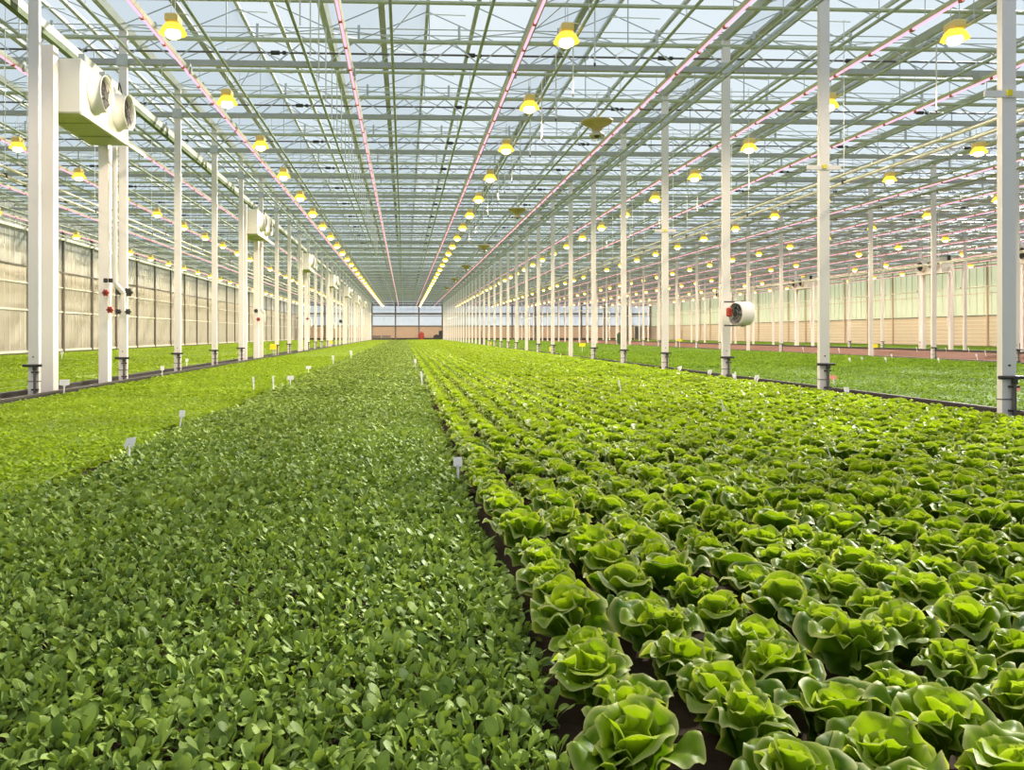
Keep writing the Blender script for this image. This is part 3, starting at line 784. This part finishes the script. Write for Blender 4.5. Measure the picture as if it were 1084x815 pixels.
for px, py, d, red, s, lab in (
    (113, 310, D1, True, 1.0, 'red valve wheel under the black sockets, upper left of its cluster'),
    (117.5, 328, D1, True, 1.0, 'red valve wheel, lower left of the cluster on the near duct'),
    (127, 309, 16.12, False, 1.0, 'black valve wheel in the middle of the upper cluster row'),
    (137, 309.5, 16.12, False, 1.35, 'largest black valve wheel, right end of the upper cluster row'),
    (126.5, 330, 16.12, False, .85, 'small black valve wheel in the middle of the lower cluster row'),
    (136.5, 330, 16.12, False, .9, 'dark grey valve wheel, right end of the lower cluster row'),
    (271.5, 329, 30.75, False, 1.2, 'dark upper valve wheel on the duct of the second air unit'),
    (274, 338, 30.75, True, 1.2, 'red lower valve wheel on the duct of the second air unit'),
    (317, 336.5, 46.2, False, 1.9, 'dark left valve wheel on the duct of the third air unit'),
    (325, 337.5, 46.6, True, 1.7, 'red brown valve wheel right of the third air unit duct'),
    (361, 340, 62.0, False, 2.2, 'dark valve wheel on the duct of the fourth air unit')):
    put_valve(px, py, d, red, s, lab)
x, y, z = at(115.5, 297, EYE * 0 + (VPY - 297) * 15.1 / F_PX)
t = empty('socket_pair', (x, y, z)); tag(t, 'pair of black sockets above the red valve wheels on the near duct', 'socket')
for s in (-.045, .045):
    MB().bbox((s, -.02, 0), (.075, .05, .08), .01).build('socket', M_DARK, t)

# ================================================================== fans
def make_vfan():
    t = empty('hanging_fan')
    MB().tube((0, 0, .05), (0, 0, .66), .012, 8).build('rod', M_WIRE, t)
    MB().lathe([(.02, .06), (.36, .035), (.365, .02), (.30, -.03), (.17, -.10), (.12, -.13), (.11, -.2)], n=28).build('canopy', M_BRASS, t, smooth=True)
    MB().lathe([(.11, -.18), (.105, -.24), (.16, -.25), (.17, -.30), (.155, -.31), (.10, -.26)], n=20).build('fan_ring', M_BALL, t, smooth=True)
    MB().lathe([(.001, -.17), (.055, -.19), (.06, -.30), (.04, -.34), (.001, -.345)], n=14).build('motor', M_GRAPH, t, smooth=True)
    b = MB()
    for i in range(4):
        a = i * PI / 2 + .4; b.path([(.15 * math.cos(a), .15 * math.sin(a), -.28), (.20 * math.cos(a), .20 * math.sin(a), -.36), (.02 * math.cos(a), .02 * math.sin(a), -.40)], .008, 5)
    b.build('cage', M_RAIL, t)
    return t
vf = make_vfan()
for i in range(6):
    y = 18.2 + 12.9 * i
    o = vf if i == 0 else dup(vf)
    o.location = (4.30, y, RZ(4.73)); tag(o, f"tan disc ceiling fan hanging above the lettuce, {names[i]} to the camera" if i == 0 else f"tan disc ceiling fan hanging above the lettuce, {names[i]} from the camera", 'fan', 'disc fans above the lettuce')
# circulation fan on the third post of the right row
px_, d = 785.0, 16.3
x = (px_ - VPX) * d / F_PX; y = d - YAW * x; z = EYE + (VPY - 332) * d / F_PX
t = empty('circulation_fan', (x, y, z), math.radians(-75)); tag(t, 'dark round circulation fan bracketed to the third post right of the lettuce', 'fan')
MB().lathe([(.215, -.16), (.235, -.15), (.235, .12), (.215, .14), (.205, .12), (.205, -.14)], axis='y', n=28).build('housing', M_POST, t, smooth=True)
MB().lathe([(.001, -.05), (.205, -.05)], axis='y', n=24).build('dark_backing', M_DARK, t)
fb = MB()
for i in range(5):
    a = i * 2 * PI / 5; b = a + .75
    fb.add([(.05 * math.cos(a), -.12, .05 * math.sin(a)), (.2 * math.cos(a), -.13, .2 * math.sin(a)), (.2 * math.cos(b), -.07, .2 * math.sin(b)), (.05 * math.cos(b), -.09, .05 * math.sin(b))], [(0, 1, 2, 3)])
fb.build('fan_blade', M_GRAPH, t)
MB().tube((0, -.15, 0), (0, -.06, 0), .05, 12).build('hub', M_DARK, t)
g = MB()
for rr in (.08, .14, .2):
    for i in range(20):
        a, b = 2 * PI * i / 20, 2 * PI * (i + 1) / 20
        g.tube((rr * math.cos(a), -.16, rr * math.sin(a)), (rr * math.cos(b), -.16, rr * math.sin(b)), .003, 3, cap=False)
g.build('grille', M_STEEL, t)
br = MB()
ang = math.radians(75); ca, sa = math.cos(ang), math.sin(ang)
def loc(dx, dy, dz): return (dx * ca - dy * sa, dx * sa + dy * ca, dz)
for dz in (.235, -.235): br.tube(loc(-.36, 0, dz), loc(.06, 0, dz), .016, 8)
br.tube(loc(.0, 0, .2), loc(.0, 0, .26), .02, 6); br.tube(loc(.0, 0, -.26), loc(.0, 0, -.2), .02, 6)
br.build('bracket', M_GRAPH, t)
mt = MB().bbox(loc(-.27, -.02, .03), (.09, .10, .18), .02); mt.build('junction_box', M_RED, t)

# ================================================================== hanging cords
def make_cord(top, bot, weight):
    t = empty('hanging_wire'); MB().tube((0, 0, bot), (0, 0, top), .012, 5).build('cord', M_WIRE, t)
    if weight:
        MB().lathe([(.001, bot - .06), (.016, bot - .05), (.018, bot - .01), (.006, bot + .01)], n=8).build('end_weight', M_DARK, t)
    return t
ca_ = make_cord(5.88, 4.45, False); cb_ = make_cord(5.40, 4.17, True)
for i in range(28):
    o = ca_ if i == 0 else dup(ca_)
    o.location = (-1.5, 10.6 + 1.303 * i, EYE); tag(o, f"thin white cord in the line left of the olive pipe, {nth(i + 1)} {'to' if i == 0 else 'from'} the camera", 'cord', 'white cords hanging over the spinach')
for i in range(16):
    o = cb_ if i == 0 else dup(cb_)
    o.location = (2.92, 12.5 + 1.62 * i, EYE); tag(o, f"white cord with dark end beside the lettuce lamps, {nth(i + 1)} {'to' if i == 0 else 'from'} the camera", 'cord', 'weighted cords beside the lettuce lamps')
for i in range(9):
    o = dup(cb_, (9.3, 14.0 + PITCH * i, EYE - .25)); tag(o, f"white cord with dark end over the mid green bed, {nth(i + 1)} {'to' if i == 0 else 'from'} the camera", 'cord', 'weighted cords over the mid green bed')

# ================================================================== plant label cards and sticky traps
def make_card(w, h, stalk, mat, bite=False):
    t = empty('plant_label')
    z0 = stalk
    c = MB()
    if bite:   # a card with two short legs
        c.add([(x, y, z) for y in (-.003, .003) for x, z in ((-w / 2, z0), (-w / 2 + .012, z0 - .03), (-w / 2 + .028, z0 + .012), (w / 2 - .035, z0 + .012), (w / 2 - .022, z0 - .02), (w / 2, z0 + .015), (w / 2 + .01, z0 + h), (-w / 2 + .02, z0 + h * .9))],
              [tuple(range(8)), tuple(reversed(range(8, 16)))] + [(i, i + 8, (i + 1) % 8 + 8, (i + 1) % 8) for i in range(8)])
    else:
        c.add([(x, y, z) for y in (-.002, .002) for x, z in ((-w / 2, z0), (-w * .12, z0 - .01), (-w * .08, z0 - .03), (w * .08, z0 - .03), (w * .12, z0 - .01), (w / 2, z0), (w / 2, z0 + h), (-w / 2, z0 + h))],
              [tuple(range(8)), tuple(reversed(range(8, 16)))] + [(i, i + 8, (i + 1) % 8 + 8, (i + 1) % 8) for i in range(8)])
    c.build('card', mat, t)
    MB().tube((0, 0, 0), (0, 0, z0 + .005), .006, 6, r2=.009).build('stake', M_CARD, t)
    return t
kinds_ = {'c': make_card(.055, .055, .135, M_CARD), 'b': make_card(.075, .06, .15, M_CARD, True), 'w': make_card(.12, .07, .16, M_CARD), 'n': make_card(.025, .07, .15, M_CARD), 'p': make_card(.13, .06, .16, M_PINKCARD), 't': make_card(.05, .09, .14, M_CARD)}
kdone = {}
def card(px, py, kind, lab, h=-.78, rz=0, d=None, s=1.0):
    src = kinds_[kind]
    if d is None: x, y, z = at(px, py, h)
    else: x = (px - VPX) * d / F_PX; y = d - YAW * x
    o = src if kind not in kdone else dup(src); kdone[kind] = 1
    o.location = (x, y, SOIL); o.rotation_euler = (math.radians(-16), 0, rz); o.scale = (s, s, s)
    tag(o, lab, 'plant label', 'white plant labels stuck in the crops')
card(137, 467, 'b', 'largest white label card on the spinach edge, nearest of the left border', -.775, .25)
card(190, 438, 'c', 'roundish white label card second along the pale salad border', -.775, -.3, s=1.15)
card(485.5, 488, 'c', 'square white label card on a stake between spinach and lettuce', -.79, .08)
card(886, 479, 't', 'narrow pale label turned sideways among the lettuce', -.775, 1.1)
card(770, 430, 'n', 'thin pale label edge-on far among the lettuce', -.77, .9, s=1.2)
card(659, 409, 'n', 'tiny thin label in the lettuce left of the third post', -.77, .7, s=1.3)
card(307.5, 400, 'w', 'wide whitish card fourth along the pale salad border', -.77, .1)
card(327, 389, 'w', 'small whitish card fifth along the pale salad border', -.77, .2)
card(353, 381.5, 't', 'narrow white card sixth along the pale salad border', -.77, .2, s=1.5)
card(269, 405, 'n', 'left one of two thin white labels in the pale salad', -.77, .3, s=1.3)
card(290, 404, 'n', 'right one of two thin white labels in the pale salad', -.77, .3, s=1.3)
card(372, 376, 't', 'tiny white card seventh along the pale salad border', -.77, .2, s=1.6)
card(68, 405, 'w', 'tilted white card at the foot of the first air unit duct', -.84, .2, 12.5, 1.2)
card(172, 389, 'c', 'white card leaning beside the third left post', -.84, .2, 17.6, 1.5)
card(198, 381.5, 'c', 'white card standing right of the third left post', -.80, .2, 23.0, 1.5)
card(66, 377, 'c', 'white card in the wall bed behind the first duct', -.80, .2, 30.0, 1.8)
card(447, 400, 'n', 'pale thin stake label where spinach meets lettuce far ahead', -.77, .2, s=1.4)
card(440, 384, 't', 'tiny pale label on the far spinach and lettuce border', -.77, .2, s=1.3)
for px, py, kd, lab in ((720, 393, 'b', 'white card by the bed rim between fourth and third posts'), (752, 396, 'b', 'white card on the bed rim just left of the third post'),
                        (778, 401, 'c', 'white card on the bed rim just right of the third post'), (779.5, 407, 'n', 'thin white label below the card right of the third post'),
                        (802, 402, 'b', 'white two legged card on the bed rim between third and second posts'), (898, 421, 'c', 'white card on the bed rim right of the second post')):
    x = 6.1; d = F_PX * x / (px - VPX)
    card(px, py, kd, lab, d=d, rz=.1, s=1.25)
card(883, 402, 'p', 'pinkish red card in the mid green crop beside the second post', d=14.5, rz=.1, s=1.1)
card(1077, 417, 'p', 'pale tan card partly hidden behind the nearest post', d=11.0, rz=.1, s=1.3)
far_cards = [(900, 377, 25), (913, 376, 26), (938, 377, 25.5), (994, 378, 25), (1034, 373, 30), (1043, 367, 36), (944, 373, 30), (888, 366, 42), (970, 364, 46), (1001, 365, 45), (1025, 366, 44), (1074, 366, 43), (828, 363, 46), (850, 364, 45)]
for i, (px, py, d) in enumerate(far_cards):
    card(px, py, 'c', f"tiny white card far right in the beds, {ordn(i + 1)} of the scattered ones", d=d, rz=.2, s=1.35)
def trap(px, py, d, w, h, rz, lab):
    x = (px - VPX) * d / F_PX; z = EYE + (VPY - py) * d / F_PX
    t = empty('sticky_trap', (x, d - YAW * x, SOIL), rz); tag(t, lab, 'insect trap', 'yellow insect traps')
    MB().cbox((0, 0, z - SOIL), (w, .006, h)).build('sheet', M_YEL, t); MB().tube((.0, .01, 0), (0, .01, z - SOIL + h / 2), .008, 6).build('stake', M_CARD, t)
trap(584, 369.5, 37.5, .24, .20, .1, 'yellow sticky trap at the foot of the eighth post on the right')
trap(616, 365, 40.0, .30, .17, -.2, 'yellow sticky trap in the mid green crop behind the sixth post')
trap(518, 363.5, 64.0, .30, .25, .1, 'small yellow sticky trap far along the right post row')
trap(289.5, 367, 35.5, .28, .24, .2, 'yellow sticky trap beside the left post row')
trap(924, 366, 33.8, .30, .16, -.4, 'yellow sticky trap over the bare soil at the far post')
trap(719, 360, 48.0, .30, .12, .1, 'flat yellow trap lying over the bare soil bed')
trap(350, 362, 62.0, .28, .22, .1, 'tiny yellow sticky trap far along the left post row')

# ================================================================== things by the end wall
def at_end(px, d): x = (px - VPX) * d / F_PX; return x, d - YAW * x
x, y = at_end(446, 141.0)
t = empty('red_drum', (x, y, 0)); tag(t, 'small red drum standing before the end wall', 'drum')
MB().lathe([(.001, 0), (.42, 0), (.45, .1), (.45, 1.0), (.47, 1.1), (.45, 1.2), (.45, 1.75), (.40, 1.85), (.001, 1.85)], n=16).build('body', M_RED, t, smooth=True)
MB().lathe([(.2, 1.85), (.2, 2.0), (.001, 2.0)], n=10).build('cap', M_RED, t)
x, y = at_end(464.5, 138.5)
t = empty('hand_cart', (x, y, 0)); tag(t, 'dark cart with wheels at the end of the right post row', 'cart')
MB().bbox((.45, 0, 1.45), (.9, 1.0, 1.5), .1).build('body', M_DARK, t)
MB().tube((-.4, -.3, 1.0), (-.4, .3, 1.0), .55, 16).build('wheel', M_DARK, t)
MB().path([(-.4, 0, 1.0), (.2, 0, 1.6), (.9, 0, 2.6)], .06, 6).build('handle', M_GRAPH, t)
MB().box((0, -.4, 0), (.7, .4, .75)).build('base', M_GRAPH, t)
x, y = at_end(508, 71.8)
t = empty('control_cabinet', (x, y, 0)); tag(t, 'dark brown narrow control box on a pole by the far right posts', 'cabinet')
MB().bbox((0, 0, 1.35), (.22, .2, 1.1), .03).build('body', M_GRAPH, t); MB().box((-.05, -.05, 0), (.05, .05, .85)).build('pole', M_GRAPH, t); MB().bbox((.12, 0, .9), (.3, .2, .35), .03).build('lower_box', M_GRAPH, t)
x, y = at_end(655, 70.0)
t = empty('switch_box', (x, y, 0)); tag(t, 'dark green switch box standing on the bare soil bed edge', 'switch box')
MB().bbox((0, 0, 1.2), (.34, .25, .85), .03).build('body', M_GREENBOX, t); MB().box((-.06, -.05, 0), (.06, .05, .8)).build('pole', M_GRAPH, t)
MB().bbox((0, -.02, 1.68), (.2, .2, .08), .02).build('lid', M_DARK, t)
for px, w, lab in ((399, 1.4, 'low brown pallet stack against the end wall, left one'), (409, 1.5, 'low brown pallet stack against the end wall, right one')):
    x, y = at_end(px, 139.5)
    t = empty('pallet_stack', (x, y, 0)); tag(t, lab, 'pallets')
    for i in range(5): MB().box((-w / 2, -.5, i * .28), (w / 2, .5, .22 + i * .28)).build('pallet', M_GRAPH, t)

# ================================================================== light, sky, camera
w = bpy.data.worlds.new('sky'); scene.world = w; w.use_nodes = True
nt = w.node_tree; nt.nodes.clear()
out = N(nt, 'ShaderNodeOutputWorld'); bg = N(nt, 'ShaderNodeBackground', Strength=1.0)
tc = N(nt, 'ShaderNodeTexCoord'); no = N(nt, 'ShaderNodeTexNoise', Scale=1.6, Detail=5.0)
nt.links.new(tc.outputs['Generated'], no.inputs['Vector'])
cr = N(nt, 'ShaderNodeValToRGB'); cr.color_ramp.elements[0].position = .35; cr.color_ramp.elements[1].position = .7
cr.color_ramp.elements[0].color = (0.52, 0.64, 0.74, 1); cr.color_ramp.elements[1].color = (0.70, 0.77, 0.82, 1)
nt.links.new(no.outputs['Fac'], cr.inputs[0]); nt.links.new(cr.outputs[0], bg.inputs['Color']); nt.links.new(bg.outputs[0], out.inputs[0])
from mathutils import Vector
SUNV = Vector((-.62, -.62, -.52))
sd = bpy.data.lights.new('sun', 'SUN'); sd.energy = 9.5; sd.angle = math.radians(2.5); sd.color = (1.0, 0.95, 0.86)
so = bpy.data.objects.new('sun', sd); COL.objects.link(so); so.rotation_euler = SUNV.to_track_quat('-Z', 'Y').to_euler()

cam = bpy.data.cameras.new('camera'); co = bpy.data.objects.new('camera', cam); COL.objects.link(co)
cam.sensor_width = 36; cam.lens = F_PX / 1084 * 36
co.location = (0, 0, EYE); co.rotation_euler = (PI / 2, 0, -YAW)
cam.shift_x = (542 - (VPX + F_PX * math.tan(YAW))) / 1084
cam.shift_y = (VPY - 407.5) / 1084
cam.clip_end = 400; cam.clip_start = .05
scene.camera = co
scene.view_settings.view_transform = 'Standard'; scene.view_settings.look = 'None'
scene.view_settings.gamma = 1; scene.view_settings.use_curve_mapping = False
scene.view_settings.exposure = 0.0
scene.cycles.use_denoising = True
scene.cycles.transparent_max_bounces = 24
scene.cycles.max_bounces = 6
scene.cycles.sample_clamp_indirect = 4.0
scene.cycles.use_light_tree = True
